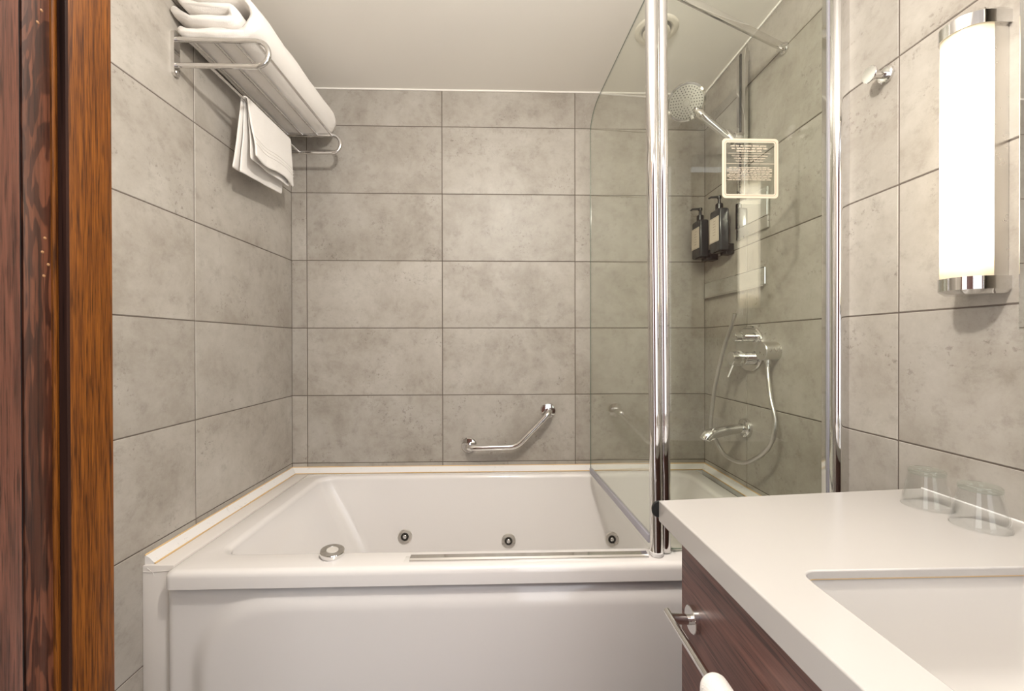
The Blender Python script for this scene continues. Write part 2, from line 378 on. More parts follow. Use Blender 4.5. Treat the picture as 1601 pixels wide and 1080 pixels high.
# door frame (camera stands in the doorway)
X0 = -0.30
df = empty('door_1', (X0-0.03, 0.29, 0)); struct(df, 'stained wooden door frame at the left edge, with a rebate and old screw holes')
def dpart(name, m, x0, x1, y0, y1, bev=0.0012, angle=0.6):
    o = obj(name, bx(x0, x1, y0, y1, 0.0, 2.1, bev=bev), m, angle=angle); o.parent = df; o.matrix_parent_inverse = Matrix.Translation((-df.location.x, -df.location.y, 0)); return o
dpart('stop_board', 'oak', X0-0.07, X0, 0.2985, 0.331)['label'] = 'orange oak board'
dpart('shaded_end', 'darkwood', X0-0.07, X0-0.0001, 0.2965, 0.2987, 0.0002)  # end face of the stop board, its shade put into the dark colour
dpart('bead', 'oak', X0-0.07, X0-0.0050, 0.2925, 0.2966, 0.0010)
dpart('rebate_board', 'figured', X0-0.07, X0-0.0062, 0.276, 0.2926, 0.0004)
dpart('seal', 'rubber', X0-0.07, X0-0.0075, 0.2738, 0.2762, 0.0004)
dpart('seal', 'rubber', X0-0.07, X0-0.0055, 0.2722, 0.2739, 0.0006)
dpart('casing_board', 'redwood', X0-0.07, X0-0.0030, 0.235, 0.2718, 0.0010)
for (hx, hy) in ((60, 15), (67, 37), (61, 55), (70, 380), (66, 401), (75, 420), (68, 437)):
    sx = -(1.163-hx*0.001461); y = (X0-0.0062)/sx; z = ZC+(541-hy)/648*y
    bm = bmesh.new(); lathe(bm, [(0, 0.0004), (0.0006, 0.0003), (0.0010, 0.0001), (0.0010, -0.001)], (X0-0.0062, y, z), (1, 0, 0), 10)
    o = obj('screw_hole', bm, 'oldbrass', df); o.matrix_parent_inverse = Matrix.Translation((-df.location.x, -df.location.y, 0))

# ================================================================== bathtub
tub = empty('bathtub', (0.0, 1.45, 0.0)); tag(tub, 'white acrylic whirlpool bathtub built in along the tiled back wall', 'bathtub')
def child(o, parent, label=None):
    o.parent = parent; o.matrix_parent_inverse = Matrix.Translation(parent.location).inverted()
    if label: o['label'] = label
    return o
TX0, TX1, TY0, TY1 = -0.846, 0.893, 1.060, 1.852
def L3(x0, x1, y0, y1, r, z): return [(a, b, z) for a, b in rrect(x0, x1, y0, y1, r, 8, 10)]
loops = [L3(TX0, TX1, TY0, TY1, 0.02, RIM-0.045), L3(TX0, TX1, TY0, TY1, 0.02, RIM-0.018)]
for a in (20, 45, 70, 90):
    s = 0.016*(1-math.cos(math.radians(a))); c = 0.016*math.sin(math.radians(a))
    loops.append(L3(TX0+s, TX1-s, TY0+s, TY1-s, 0.02, RIM-0.016+c))
IX0, IX1, IY0, IY1 = -0.765, 0.82, 1.150, 1.806
loops.append(L3(IX0-0.012, IX1+0.012, IY0-0.012, IY1+0.008, 0.055, RIM+0.0005))
for a in (15, 35, 60, 80):
    s = 0.018*math.sin(math.radians(a)); c = 0.018*(1-math.cos(math.radians(a)))
    loops.append(L3(IX0-0.012+s, IX1+0.012-s, IY0-0.012+s, IY1+0.008-s*0.8, 0.055, RIM-c))
A = (IX0+0.006, IX1-0.006, IY0+0.004, IY1-0.006, 0.05, RIM-0.022); B = (-0.565, 0.63, 1.215, 1.745, 0.075, 0.25)
for k in range(0, 9):
    t = k/8; loops.append(L3(*[A[i]+(B[i]-A[i])*t for i in range(5)], A[5]+(B[5]-A[5])*t))
for a in (25, 50, 75, 90):
    s = 0.05*(1-math.cos(math.radians(a))); c = 0.05*math.sin(math.radians(a))
    loops.append(L3(B[0]+s, B[1]-s, B[2]+s, B[3]-s, B[4], 0.25-c))
bm = bmesh.new(); loft(bm, loops)
child(obj('shell', bm, 'acrylic', angle=1.0), tub)
# moulded front apron with a raised rounded field
bm = bmesh.new(); NX, NZ = 90, 46; zt = RIM-0.049; g = []
def sstep(a, b, x):
    t = max(0, min(1, (x-a)/(b-a))); return t*t*(3-2*t)
for j in range(NZ+1):
    z = zt*(1-(1-j/NZ)**1.0); row = []
    for i in range(NX+1):
        x = TX0-0.006 + (0.90-TX0)*(i/NX)**1.6
        # distance inside a big rounded field
        fx0, fz1, rr = TX0+0.07, zt-0.02, 0.20
        dx = x-fx0; dz = fz1-z
        ins = min(dx, dz) if (dx > rr or dz > rr) else rr-math.hypot(rr-dx, rr-dz)
        y = 1.083 - 0.016*sstep(-0.02, 0.035, ins)
        e = max(0.0, 1-(x-(TX0-0.006))/0.016); y += 0.016*(1-math.sqrt(max(0, 1-e*e)))
        e = max(0.0, 1-(zt-z)/0.018); y += 0.02*(1-math.sqrt(max(0, 1-e*e)))
        row.append(bm.verts.new((x, y, z)))
    g.append(row)
for j in range(NZ):
    for i in range(NX): bm.faces.new((g[j][i], g[j][i+1], g[j+1][i+1], g[j+1][i]))
ap = obj('apron', bm, 'acrylic', angle=1.2); sd = ap.modifiers.new('thick', 'SOLIDIFY'); sd.thickness = 0.006; sd.offset = 0
child(ap, tub)
bm = bx(TX0+0.004, 0.89, 1.10, 1.106, 0.0, RIM-0.04); child(obj('gap_shade', bm, 'dark', smooth=False), tub, 'dark sheet behind the apron, painted shade of the gap')  # dark sheet stands in for the shade behind the apron
# whirlpool jets on the far inner side
for k, (jx, jz) in enumerate(((-0.403, 0.365), (0.035, 0.342), (0.478, 0.342))):
    t = (RIM-0.022-jz)/(RIM-0.022-0.25); jy = A[3]+(B[3]-A[3])*t; nrm = Vector((0, -1, -0.16)).normalized()*-1
    d = Vector((0, -1, 0.16)).normalized(); o0 = Vector((jx, jy, jz))
    bm = bmesh.new(); lathe(bm, [(0.0305, -0.004), (0.0305, 0.003), (0.028, 0.0055), (0.017, 0.0035), (0.0155, 0.001), (0.0155, -0.002)], o0, d, 36)
    jt = child(obj('jet', bm, 'satin'), tub, 'round steel whirlpool jet')
    bm = bmesh.new(); lathe(bm, [(0.0155, 0.0005), (0.012, 0.004), (0.0085, 0.004), (0.0075, 0.001)], o0, d, 28)
    q = obj('nozzle', bm, 'dark', jt); bm = bmesh.new(); lathe(bm, [(0.0078, 0.0), (0.0075, 0.005), (0.0055, 0.0062), (0.0045, 0.004), (0.0045, 0.0), (0, 0.0)], o0, d, 20)
    obj('nozzle_ring', bm, 'chrome', jt)
# air control on the rim
o0 = Vector((-0.453, 1.128, RIM)); d = Vector((0.10, -0.05, 1)).normalized()
bm = bmesh.new(); lathe(bm, [(0, -0.003), (0.024, -0.003), (0.030, 0.004), (0.0315, 0.014), (0.030, 0.0165), (0.017, 0.0175), (0.0165, 0.0165), (0, 0.0165)], o0, d, 44)
kn = child(obj('air_control', bm, 'chrome'), tub, 'chrome round control knob')
bm = bmesh.new(); lathe(bm, [(0.0155, 0.0166), (0.0145, 0.0178), (0, 0.0182)], o0, d, 32); obj('cap', bm, 'ceramic', kn)

# white PVC trims with yellowed silicone, and the filler ledge at the left
def trim(name, label, pts_up, pts_lo, m='pvc'):
    bm = bmesh.new(); a = [Vector(p) for p in pts_up]; b = [Vector(p) for p in pts_lo]
    ins = [(a[i], a[i].lerp(b[i], 0.45)+Vector((0, 0, 0.003)), b[i]) for i in range(2)]
    lo = [(v.x, v.y, v.z-0.03) for v in (a[0], b[0], b[1], a[1])]
    r0 = [bm.verts.new(p) for p in ins[0]] + [bm.verts.new((b[0].x, b[0].y, b[0].z-0.02)), bm.verts.new((a[0].x, a[0].y, a[0].z-0.045))]
    r1 = [bm.verts.new(p) for p in ins[1]] + [bm.verts.new((b[1].x, b[1].y, b[1].z-0.02)), bm.verts.new((a[1].x, a[1].y, a[1].z-0.045))]
    for k in range(5): bm.faces.new((r0[k], r0[(k+1) % 5], r1[(k+1) % 5], r1[k]))
    bm.faces.new(r0); bm.faces.new(r1[::-1])
    o = struct(obj(name, bm, m, angle=0.3), label)
    for p in (a, b):
        bm = bmesh.new(); q = [p[0].lerp(p[1], i/24) for i in range(25)]
        tube(bm, q, [0.0021*(1+0.45*nz(v.x*17+3, v.y*17, p[0].z*9)) for v in q], 8); obj('silicone_bead', bm, 'silicone', o)
    return o
trim('trim_1', 'white plastic trim between left wall and tub', [(XL, 1.108, 0.6295), (XL, D, 0.6295)], [(XL+0.026, 1.108, 0.6085), (XL+0.026, D-0.028, 0.6085)])
trim('trim_2', 'white plastic trim between back wall and tub', [(XL, D, 0.6295), (XR, D, 0.6295)], [(XL+0.026, D-0.026, 0.6085), (XR-0.024, D-0.026, 0.6085)])
trim('trim_3', 'white plastic trim between right wall and tub', [(XR, 1.15, 0.6295), (XR, D, 0.6295)], [(XR-0.024, 1.15, 0.6085), (XR-0.024, D-0.028, 0.6085)])
bm = bx(XL, TX0-0.002, 1.100, D-0.02, 0.0, 0.6065, bev=0.0025)
fl = struct(obj('trim_5', bm, 'filler', angle=0.4), 'painted white boxing that fills the gap between left wall and tub')
bm = bmesh.new()
for pts in ([(-0.925, 1.0993, 0.592), (-0.91, 1.0993, 0.590), (-0.89, 1.0993, 0.5915), (-0.86, 1.0993, 0.593), (-0.85, 1.0993, 0.592)],
            [(-0.915, 1.0993, 0.601), (-0.907, 1.0993, 0.594), (-0.900, 1.0993, 0.588), (-0.898, 1.0993, 0.580)],
            [(-0.853, 1.0993, 0.585), (-0.855, 1.0993, 0.575), (-0.852, 1.0993, 0.568)]):
    tube(bm, smooth_path(pts, 5), 0.0008, 5)
obj('caulk_crack', bm, 'filler', fl)

# chrome threshold strip lying on the front rim
bm = bmesh.new(); prism(bm, [(1.088, RIM+0.0002), (1.116, RIM+0.0002), (1.116, RIM+0.006), (1.112, RIM+0.0078), (1.096, RIM+0.0068), (1.091, RIM+0.0035), (1.088, RIM+0.003)], -0.238, 0.395, 'yz')
child(obj('threshold_strip', bm, 'chrome', angle=0.25), tub, 'chrome threshold strip for the shower screen')
bm = bx(-0.252, -0.238, 1.086, 1.114, RIM, RIM+0.003, bev=0.0008); child(obj('strip_end', bm, 'clear'), tub)

# ================================================================== shower screen
scr = empty('shower_screen', (0.43, 1.11, RIM)); tag(scr, 'hinged clear glass shower screen with chrome posts on the tub rim', 'shower screen')
P1b, P1t = Vector((0.4200, 1.102, RIM+0.004)), Vector((0.4065, 1.102, 2.17))
P2b, P2t = Vector((0.4500, 1.120, RIM+0.004)), Vector((0.4400, 1.120, 2.17))
bm = bmesh.new(); tube(bm, [P1b, P1t], 0.0168, 28); pst = child(obj('hinge_post', bm, 'chrome'), scr)
bm = bmesh.new(); tube(bm, [P2b, P2t], 0.0158, 28); child(obj('fixed_post', bm, 'chrome'), scr)
bm = bmesh.new(); lathe(bm, [(0, 0), (0.0165, 0), (0.0182, 0.003), (0.0182, 0.011), (0.0170, 0.0125), (0, 0.0125)], P1b-Vector((0, 0, 0.003)), (0, 0, 1), 28); child(obj('post_foot', bm, 'pvc'), scr)
bm = bmesh.new(); box(bm, 0.437, 0.474, 1.104, 1.137, RIM, RIM+0.010, bev=0.003); child(obj('post_foot', bm, 'clear'), scr)
# fixed pane
def pane(outline, mtx, th, name):
    """outline in local (u, v); extruded th along local normal; edge gets the second material"""
    bm = bmesh.new(); n = len(outline)
    a = [bm.verts.new(mtx @ Vector((u, -th/2, v))) for u, v in outline]; b = [bm.verts.new(mtx @ Vector((u, th/2, v))) for u, v in outline]
    bm.faces.new(a); bm.faces.new(b[::-1])
    for i in range(n):
        f = bm.faces.new((a[i], b[i], b[(i+1) % n], a[(i+1) % n])); f.material_index = 1
    return obj(name, bm, ['glass', 'glass_edge'], smooth=False)
FG = 1.120
child(pane([(0.452, RIM+0.008), (0.918, RIM+0.008), (0.918, 2.16), (0.442, 2.16)], Matrix.Translation((0, FG, 0)), 0.006, 'fixed_pane'), scr)
bm = bx(0.45, 0.915, FG-0.005, FG+0.005, RIM+0.0005, RIM+0.009, bev=0.001); child(obj('bottom_seal', bm, 'clear'), scr)
# wall profile: rounded chrome channel on the right wall
poly = [(XR, 1.142), (0.906, 1.142), (0.906, 1.113)] + [(0.925-0.019*math.cos(math.radians(a)), 1.113-0.021*math.sin(math.radians(a))) for a in range(10, 91, 10)] + [(XR, 1.091)]
bm = bmesh.new(); prism(bm, poly, RIM+0.003, 2.17); child(obj('wall_profile', bm, 'chrome', angle=0.5), scr)
bm = bx(0.9035, 0.9062, 1.116, 1.124, RIM+0.004, 2.165, bev=0.0006); child(obj('profile_seal', bm, 'seal'), scr)
# swing pane turned into the tub
a = Vector((0.409, 1.118, 0)); b = Vector((0.381, 1.735, 0)); dirv = (b-a).normalized(); LN = (b-a).length
mt = Matrix(((dirv.x, -dirv.y, 0, a.x), (dirv.y, dirv.x, 0, a.y), (0, 0, 1, 0), (0, 0, 0, 1)))
zb, ztp, rr = 0.648, 2.142, 0.135
ol = [(0, zb), (LN, zb)] + [(LN-rr+rr*math.cos(math.radians(t)), ztp-rr*0.62+rr*0.62*math.sin(math.radians(t))) for t in range(0, 91, 6)] + [(0, ztp)]
sw = child(pane(ol, mt, 0.0036, 'swing_pane'), scr)
bm = bmesh.new(); box(bm, 0.0, LN-0.004, -0.006, 0.006, zb-0.012, zb+0.010, bev=0.0015); bm.transform(mt); child(obj('bottom_seal', bm, 'seal'), scr, 'grey bottom sealing strip')
bm = bmesh.new(); prism(bm, [(0.0, zb-0.012), (LN-0.02, zb-0.012), (LN-0.02, zb-0.020), (0.0, zb-0.030)], -0.0012, 0.0012, 'xz'); bm.transform(mt); child(obj('drip_lip', bm, 'clear'), scr)
# flat stabilising bar to the right wall
p0, p1 = Vector((0.425, 1.112, 2.150)), Vector((0.932, 1.338, 2.150)); dv = (p1-p0).normalized(); L = (p1-p0).length
mb = Matrix(((dv.x, -dv.y, 0, p0.x), (dv.y, dv.x, 0, p0.y), (0, 0, 1, p0.z), (0, 0, 0, 1)))
bm = bmesh.new(); box(bm, 0, L, -0.004, 0.004, -0.0125, 0.0125, bev=0.001); bm.transform(mb); child(obj('brace_bar', bm, 'chrome', angle=0.4), scr)
bm = bmesh.new(); lathe(bm, [(0, -0.002), (0.018, -0.002), (0.018, 0.006), (0.013, 0.008), (0.012, 0.022), (0, 0.022)], (XR, 1.341, 2.150), (-1, 0, 0), 28); child(obj('brace_mount', bm, 'chrome'), scr)

# sign stuck on the fixed pane
sg = empty('notice_sign', (0.684, FG-0.0035, 1.656)); tag(sg, 'clear safety notice with cream rounded border on the glass screen', 'sign')
yb = FG-0.0036
def fy(o, p=sg): return child(o, p)
bm = bx(0.594, 0.774, yb-0.0016, yb, 1.560, 1.748, bev=0.0004); fy(obj('plate', bm, 'clear', smooth=False))
def ringplate(x0, x1, z0, z1, r, wd, y0, y1):
    bm = bmesh.new(); o = rrect(x0, x1, z0, z1, r, 6, 1); i = rrect(x0+wd, x1-wd, z0+wd, z1-wd, max(0.002, r-wd*0.6), 6, 1); n = len(o)
    vo = [bm.verts.new((u, y0, v)) for u, v in o]; vi = [bm.verts.new((u, y0, v)) for u, v in i]
    wo = [bm.verts.new((u, y1, v)) for u, v in o]; wi = [bm.verts.new((u, y1, v)) for u, v in i]
    for k in range(n):
        k2 = (k+1) % n
        bm.faces.new((vo[k], vo[k2], vi[k2], vi[k])); bm.faces.new((wo[k], wi[k], wi[k2], wo[k2])); bm.faces.new((vo[k], wo[k], wo[k2], vo[k2])); bm.faces.new((vi[k], vi[k2], wi[k2], wi[k]))
    return bm
fy(obj('border', ringplate(0.606, 0.762, 1.576, 1.738, 0.010, 0.0108, yb-0.0022, yb-0.0016), 'sign_ink', smooth=False))
fy(obj('border_line', ringplate(0.6125, 0.7555, 1.5825, 1.7315, 0.008, 0.0007, yb-0.0026, yb-0.0021), 'ink', smooth=False))
bm = bmesh.new()
for (x0, x1, z) in ((0.622, 0.740, 1.6975), (0.615, 0.752, 1.6695)): box(bm, x0, x1, yb-0.0021, yb-0.0016, z, z+0.0009)
fy(obj('rule_lines', bm, 'sign_ink', smooth=False))
def words(bm, xc, z, half, h, y0, y1, flip=False, gap=0.35):
    x = xc-half
    while x < xc+half-h:
        w = min(random.uniform(2.0, 6.5)*h, xc+half-x)
        k = x
        while k < x+w-h*0.2:                      # letter strokes too small to read
            hh = h*random.choice((0.75, 0.75, 1.0)); box(bm, k, min(k+h*0.36, x+w), y0, y1, z, z+hh); k += h*0.60
        x += w+h*0.8
bm = bmesh.new()
for z, hf in ((1.7165, 0.052), (1.7095, 0.049), (1.7025, 0.036)): words(bm, 0.682, z, hf, 0.0042, yb-0.0021, yb-0.0016)
o = fy(obj('heading_print', bm, 'sign_ink', smooth=False)); o['kind'] = 'stuff'
bm = bmesh.new()
for k in range(8): words(bm, 0.682, 1.6580-k*0.0047, 0.062-0.006*(k % 3 == 0), 0.0026, yb-0.0021, yb-0.0016)
o = fy(obj('small_print', bm, 'sign_ink', smooth=False)); o['kind'] = 'stuff'
for k, s in enumerate(('For your comfort and safety, we have a', 'non-slip rubber mat available upon', 'request. Please dial "Reception"')):
    cu = bpy.data.curves.new('lettering', 'FONT'); cu.body = s; cu.size = 0.0062; cu.align_x = 'CENTER'; cu.shear = 0.25; cu.extrude = 0.0002; cu.resolution_u = 2
    o = bpy.data.objects.new('tmp', cu); C.objects.link(o)
    me = bpy.data.meshes.new_from_object(o.evaluated_get(bpy.context.evaluated_depsgraph_get())); bpy.data.objects.remove(o)
    me.transform(Matrix.Translation((0.682, yb-0.0019, 1.6895-k*0.0068)) @ Matrix.Rotation(math.pi/2, 4, 'X'))
    fy(link('lettering', me, 'sign_ink', smooth=False))

# ================================================================== shower fittings on the right wall
rl = empty('hand_shower', (XR, 1.55, 1.73)); tag(rl, 'chrome hand shower with round spray head on a flat wall rail', 'shower')
bm = bx(0.914, XR-0.010, 1.527, 1.577, 1.735, 2.285, bev=0.002); child(obj('rail', bm, 'chrome', angle=0.4), rl)
bm = bx(0.9115, 0.9145, 1.546, 1.556, 1.745, 2.275, bev=0.0005); child(obj('rail_slot', bm, 'dark'), rl, 'dark slot in the rail')
for z in (1.76, 2.26): child(obj('rail_mount', bx(XR-0.012, XR, 1.535, 1.569, z-0.02, z+0.02, bev=0.002), 'chrome'), rl)
bm = bmesh.new(); lathe(bm, disc(0.024, 0.03, 0.003), (0.916, 1.552, 1.955), (-1, 0, 0), 28); tube(bm, [(0.888, 1.552, 1.945), (0.862, 1.560, 1.985)], [0.017, 0.0155], 20); child(obj('slider', bm, 'chrome'), rl)
hd = Vector((0.705, 1.550, 2.090)); hb = Vector((0.873, 1.556, 1.962))
nf = Vector((-0.22, -0.68, -0.70)).normalized()
path = smooth_path([hb, hb.lerp(hd, 0.32), hb.lerp(hd, 0.62)-nf*0.002, hd-nf*0.020+(hb-hd).normalized()*0.052, hd-nf*0.022+(hb-hd).normalized()*0.02], 6)
n = len(path); bm = bmesh.new(); tube(bm, path, [0.0125+0.0075*(i/(n-1))**1.2 for i in range(n)], 20); child(obj('handle', bm, 'chrome'), rl)
bm = bmesh.new(); lathe(bm, [(0, -0.034), (0.030, -0.031), (0.056, -0.020), (0.067, -0.007), (0.0695, 0.0), (0.068, 0.0035), (0.061, 0.0045)], hd, nf, 48); head = child(obj('spray_head', bm, 'chrome'), rl)
bm = bmesh.new(); lathe(bm, [(0.0612, 0.0030), (0.058, 0.0048), (0.030, 0.0058), (0.012, 0.0060), (0.010, 0.0085), (0, 0.0085)], hd, nf, 48); obj('spray_face', bm, 'nozzle', head)
s_, t_ = frame_at(nf); bm = bmesh.new()
for ring, cnt in ((0.019, 10), (0.028, 16), (0.037, 22), (0.046, 28), (0.055, 34)):
    for k in range(cnt):
        a_ = 2*math.pi*k/cnt; lathe(bm, [(0.0021, 0.004), (0.0018, 0.0070), (0, 0.0071)], hd+ring*(math.cos(a_)*s_+math.sin(a_)*t_), nf, 6)
o = obj('nozzles', bm, 'dark', head); o['kind'] = 'stuff'
bm = bmesh.new(); lv = hd+nf*0.001+Vector((0.026, 0.0, -0.062)); tube(bm, [lv-Vector((0.004, 0, -0.012)), lv], [0.006, 0.0045], 10); obj('spray_lever', bm, 'ceramic', head)

# mixer
mx_ = empty('shower_mixer', (XR, 1.537, 1.16)); tag(mx_, 'chrome two-knob thermostatic mixer with round wall plate', 'mixer tap')
c0 = Vector((XR, 1.530, 1.160))
bm = bmesh.new(); lathe(bm, [(0, 0), (0.086, 0), (0.086, 0.006), (0.083, 0.0095), (0, 0.0105)], c0, (-1, 0, 0), 56); child(obj('wall_plate', bm, 'chrome'), mx_)
def knob(c, r, l, lever):
    bm = bmesh.new(); lathe(bm, [(0, 0.006), (r*0.92, 0.006), (r*0.92, l*0.35), (r*0.86, l*0.37), (r*0.86, l*0.42), (r, l*0.44), (r, l-0.002), (r-0.002, l), (0, l)], c, (-1, 0, 0), 32)
    k = child(obj('knob', bm, 'chrome', angle=0.5), mx_)
    bm = bmesh.new()
    for i in range(28):
        a_ = 2*math.pi*i/28; p = c+Vector((-l*0.52, r*math.cos(a_), r*math.sin(a_))); tube(bm, [p, p+Vector((-l*0.12, 0, 0))], 0.0011, 5)
    obj('knurling', bm, 'satin', k)['kind'] = 'stuff'
    if lever:
        bm = bmesh.new(); q = c+Vector((-l+0.010, -0.002, -r+0.004)); tube(bm, [q, q+Vector((-0.014, 0, -0.034)), q+Vector((-0.020, 0, -0.048))], [0.0035, 0.003, 0.0026], 10); obj('lever', bm, 'satin', k)
knob(Vector((XR, 1.530, 1.2025)), 0.0175, 0.066, False)
knob(Vector((XR, 1.530, 1.124)), 0.0265, 0.078, True)

# hose outlet and hose
ho = empty('shower_hose', (XR, 1.39, 1.153)); tag(ho, 'grey metal shower hose looping down from its round wall outlet', 'shower hose')
e0 = Vector((XR, 1.388, 1.153))
bm = bmesh.new(); lathe(bm, [(0, 0), (0.0315, 0), (0.0315, 0.050), (0.030, 0.0525), (0, 0.053)], e0, (-1, 0, 0), 40); child(obj('outlet', bm, 'satin', angle=0.5), ho)
bm = bmesh.new(); lathe(bm, [(0.0115, -0.02), (0.0115, 0.012), (0.009, 0.014), (0.009, 0.026), (0, 0.026)], (XR-0.030, 1.386, 1.125), (0, 0, -1), 22); child(obj('connector', bm, 'chrome'), ho)
hp = [(0.911, 1.386, 1.105), (0.905, 1.372, 1.06), (0.89, 1.338, 1.0), (0.885, 1.308, 0.927), (0.880, 1.322, 0.852), (0.875, 1.382, 0.793), (0.865, 1.457, 0.753), (0.855, 1.545, 0.755), (0.845, 1.595, 0.797), (0.835, 1.616, 0.855), (0.83, 1.581, 0.998), (0.83, 1.521, 1.148), (0.835, 1.487, 1.219), (0.84, 1.459, 1.287)]
sp = smooth_path(hp, 10); bm = bmesh.new(); tube(bm, sp, 0.0072, 12); child(obj('hose', bm, 'hose'), ho)

# bath spout
bs = empty('bath_spout', (XR, 1.555, 0.857)); tag(bs, 'chrome bath spout below the mixer on the right wall', 'bath spout')
bm = bmesh.new(); lathe(bm, [(0, 0), (0.037, 0), (0.037, 0.006), (0.034, 0.014), (0.026, 0.018), (0, 0.018)], (XR, 1.555, 0.857), (-1, 0, 0), 40); child(obj('flange', bm, 'chrome'), bs)
pts = smooth_path([(XR-0.012, 1.555, 0.857), (0.90, 1.555, 0.853), (0.85, 1.555, 0.845), (0.81, 1.555, 0.836), (0.787, 1.555, 0.826), (0.778, 1.555, 0.811)], 5)
n = len(pts); bm = bmesh.new(); tube(bm, pts, [0.0165+0.0045*min(1, i/(n*0.6)) - (0.004 if i > n-3 else 0) for i in range(n)], 24); child(obj('spout', bm, 'chrome'), bs)

# toiletries
def bottle(x0, x1, y0, y1, zb_, H, label):
    cx, cy = (x0+x1)/2, (y0+y1)/2
    t = empty('soap_dispenser', (cx, cy, zb_)); tag(t, label, 'soap dispenser', 'black pump bottles on the shower wall')
    a, b = (x1-x0)/2, (y1-y0)/2
    def lp(s, z, r=0.009): return [(cx+u, cy+v, z) for u, v in rrect(-a*s, a*s, -b*s, b*s, r*s, 5, 1)]
    bm = bmesh.new(); loft(bm, [lp(0.92, zb_), lp(0.98, zb_+0.002), lp(1, zb_+0.005), lp(1, zb_+H-0.008), lp(0.97, zb_+H-0.003), lp(0.88, zb_+H), lp(0.5, zb_+H+0.004)], True, True)
    child(obj('body', bm, 'bottle', angle=0.5), t)
    bm = bmesh.new(); lathe(bm, [(0, 0), (0.0145, 0), (0.0145, 0.022), (0.012, 0.025), (0.0062, 0.026), (0.0055, 0.047), (0, 0.047)], (cx, cy, zb_+H+0.002), (0, 0, 1), 24)
    p = child(obj('pump', bm, 'black'), t)
    bm = bmesh.new(); z = zb_+H+0.049; lathe(bm, disc(0.0085, 0.011), (cx, cy, z-0.001), (0, 0, 1), 20)
    tube(bm, [(cx, cy, z+0.006), (cx-0.03, cy+0.006, z+0.006), (cx-0.040, cy+0.008, z+0.001)], [0.0055, 0.004, 0.003], 10); obj('spout', bm, 'black', p)
    zl0, zl1 = zb_+0.038, zb_+H-0.030
    bm = bx(x0-0.0006, x0+0.0004, y0+0.007, y1-0.001, zl0, zl1); box(bm, x0-0.0004, x0+0.010, y0-0.0005, y0+0.009, zl0, zl1) if False else None
    lb = child(obj('label_sticker', bm, 'label', smooth=False), t, 'cream paper label')
    bm = bmesh.new(); xx = x0-0.0009
    m0, m1 = y0+0.010, y1-0.004
    for q in ((m0, m0+0.0006, zl0+0.003, zl1-0.003), (m1-0.0006, m1, zl0+0.003, zl1-0.003), (m0, m1, zl0+0.003, zl0+0.0036), (m0, m1, zl1-0.0036, zl1-0.003)): box(bm, xx, xx+0.0004, *q)
    for k in range(6):
        z = zl1-0.016-k*0.011; box(bm, xx, xx+0.0004, cy-0.011+0.003*(k % 2), cy+0.011-0.004*(k % 3 == 0), z, z+0.0011)
    obj('label_print', bm, 'ink', lb, smooth=False)
    bm = bx(x1-0.004, XR, cy-0.022, cy+0.022, zb_-0.012, zb_+0.030, bev=0.002); box(bm, x0+0.008, x1, cy-0.024, cy+0.024, zb_-0.0035, zb_-0.0003, bev=0.0008)
    child(obj('wall_holder', bm, 'black'), t)
bottle(0.853, 0.893, 1.745, 1.822, 1.552, 0.158, 'black pump bottle in the far corner of the shower, the left one')
bottle(0.872, 0.912, 1.622, 1.702, 1.552, 0.168, 'black pump bottle beside the shower rail, the right one of two')

# mirror plate and polished strip, added in place of bright patches on the wall
sm = empty('added_mirror_plate', (XR, 1.52, 1.58)); tag(sm, 'small added mirror plate on the shower wall, seen just under the notice', 'mirror')
bm = bx(0.930, XR-0.004, 1.420, 1.612, 1.628, 1.728, bev=0.001); child(obj('mirror_glass', bm, 'mirror', smooth=False), sm)
bm = bx(0.932, XR-0.0005, 1.420, 1.612, 1.585, 1.627, bev=0.0015); child(obj('lower_band', bm, 'satin', smooth=False), sm)
bm = bx(XR-0.004, XR, 1.43, 1.60, 1.60, 1.72); child(obj('backing', bm, 'dark', smooth=False), sm)
ss = empty('added_polished_strip', (XR, 1.66, 1.42)); tag(ss, 'narrow added polished strip on the shower wall below the bottles', 'shelf')
bm = bx(0.934, XR-0.0005, 1.438, 1.868, 1.388, 1.452, bev=0.003); child(obj('face', bm, 'mirror', smooth=False), ss)
bm = bx(0.928, 0.935, 1.440, 1.866, 1.382, 1.388, bev=0.001); child(obj('lip', bm, 'chrome'), ss)

# extractor on the ceiling
vt = empty('ceiling_vent', (0.572, 1.50, CEIL)); tag(vt, 'round cream extractor vent on the ceiling behind the chrome post', 'vent')
bm = bmesh.new(); lathe(bm, [(0.052, -0.004), (0.055, 0.004), (0.060, 0.007), (0.072, 0.006), (0.077, 0.002), (0.078, -0.001)], (0.572, 1.50, CEIL), (0, 0, -1), 56); child(obj('ring', bm, 'ventw'), vt)
bm = bmesh.new(); lathe(bm, [(0, 0.001), (0.052, 0.001)], (0.572, 1.50, CEIL), (0, 0, -1), 40); child(obj('throat', bm, 'throat'), vt)
bm = bmesh.new(); lathe(bm, [(0.010, 0.0), (0.010, 0.008), (0.045, 0.008), (0.048, 0.011), (0.045, 0.015), (0.018, 0.020), (0, 0.0205)], (0.572, 1.50, CEIL), (0, 0, -1), 44); child(obj('valve_disc', bm, 'ventw'), vt)

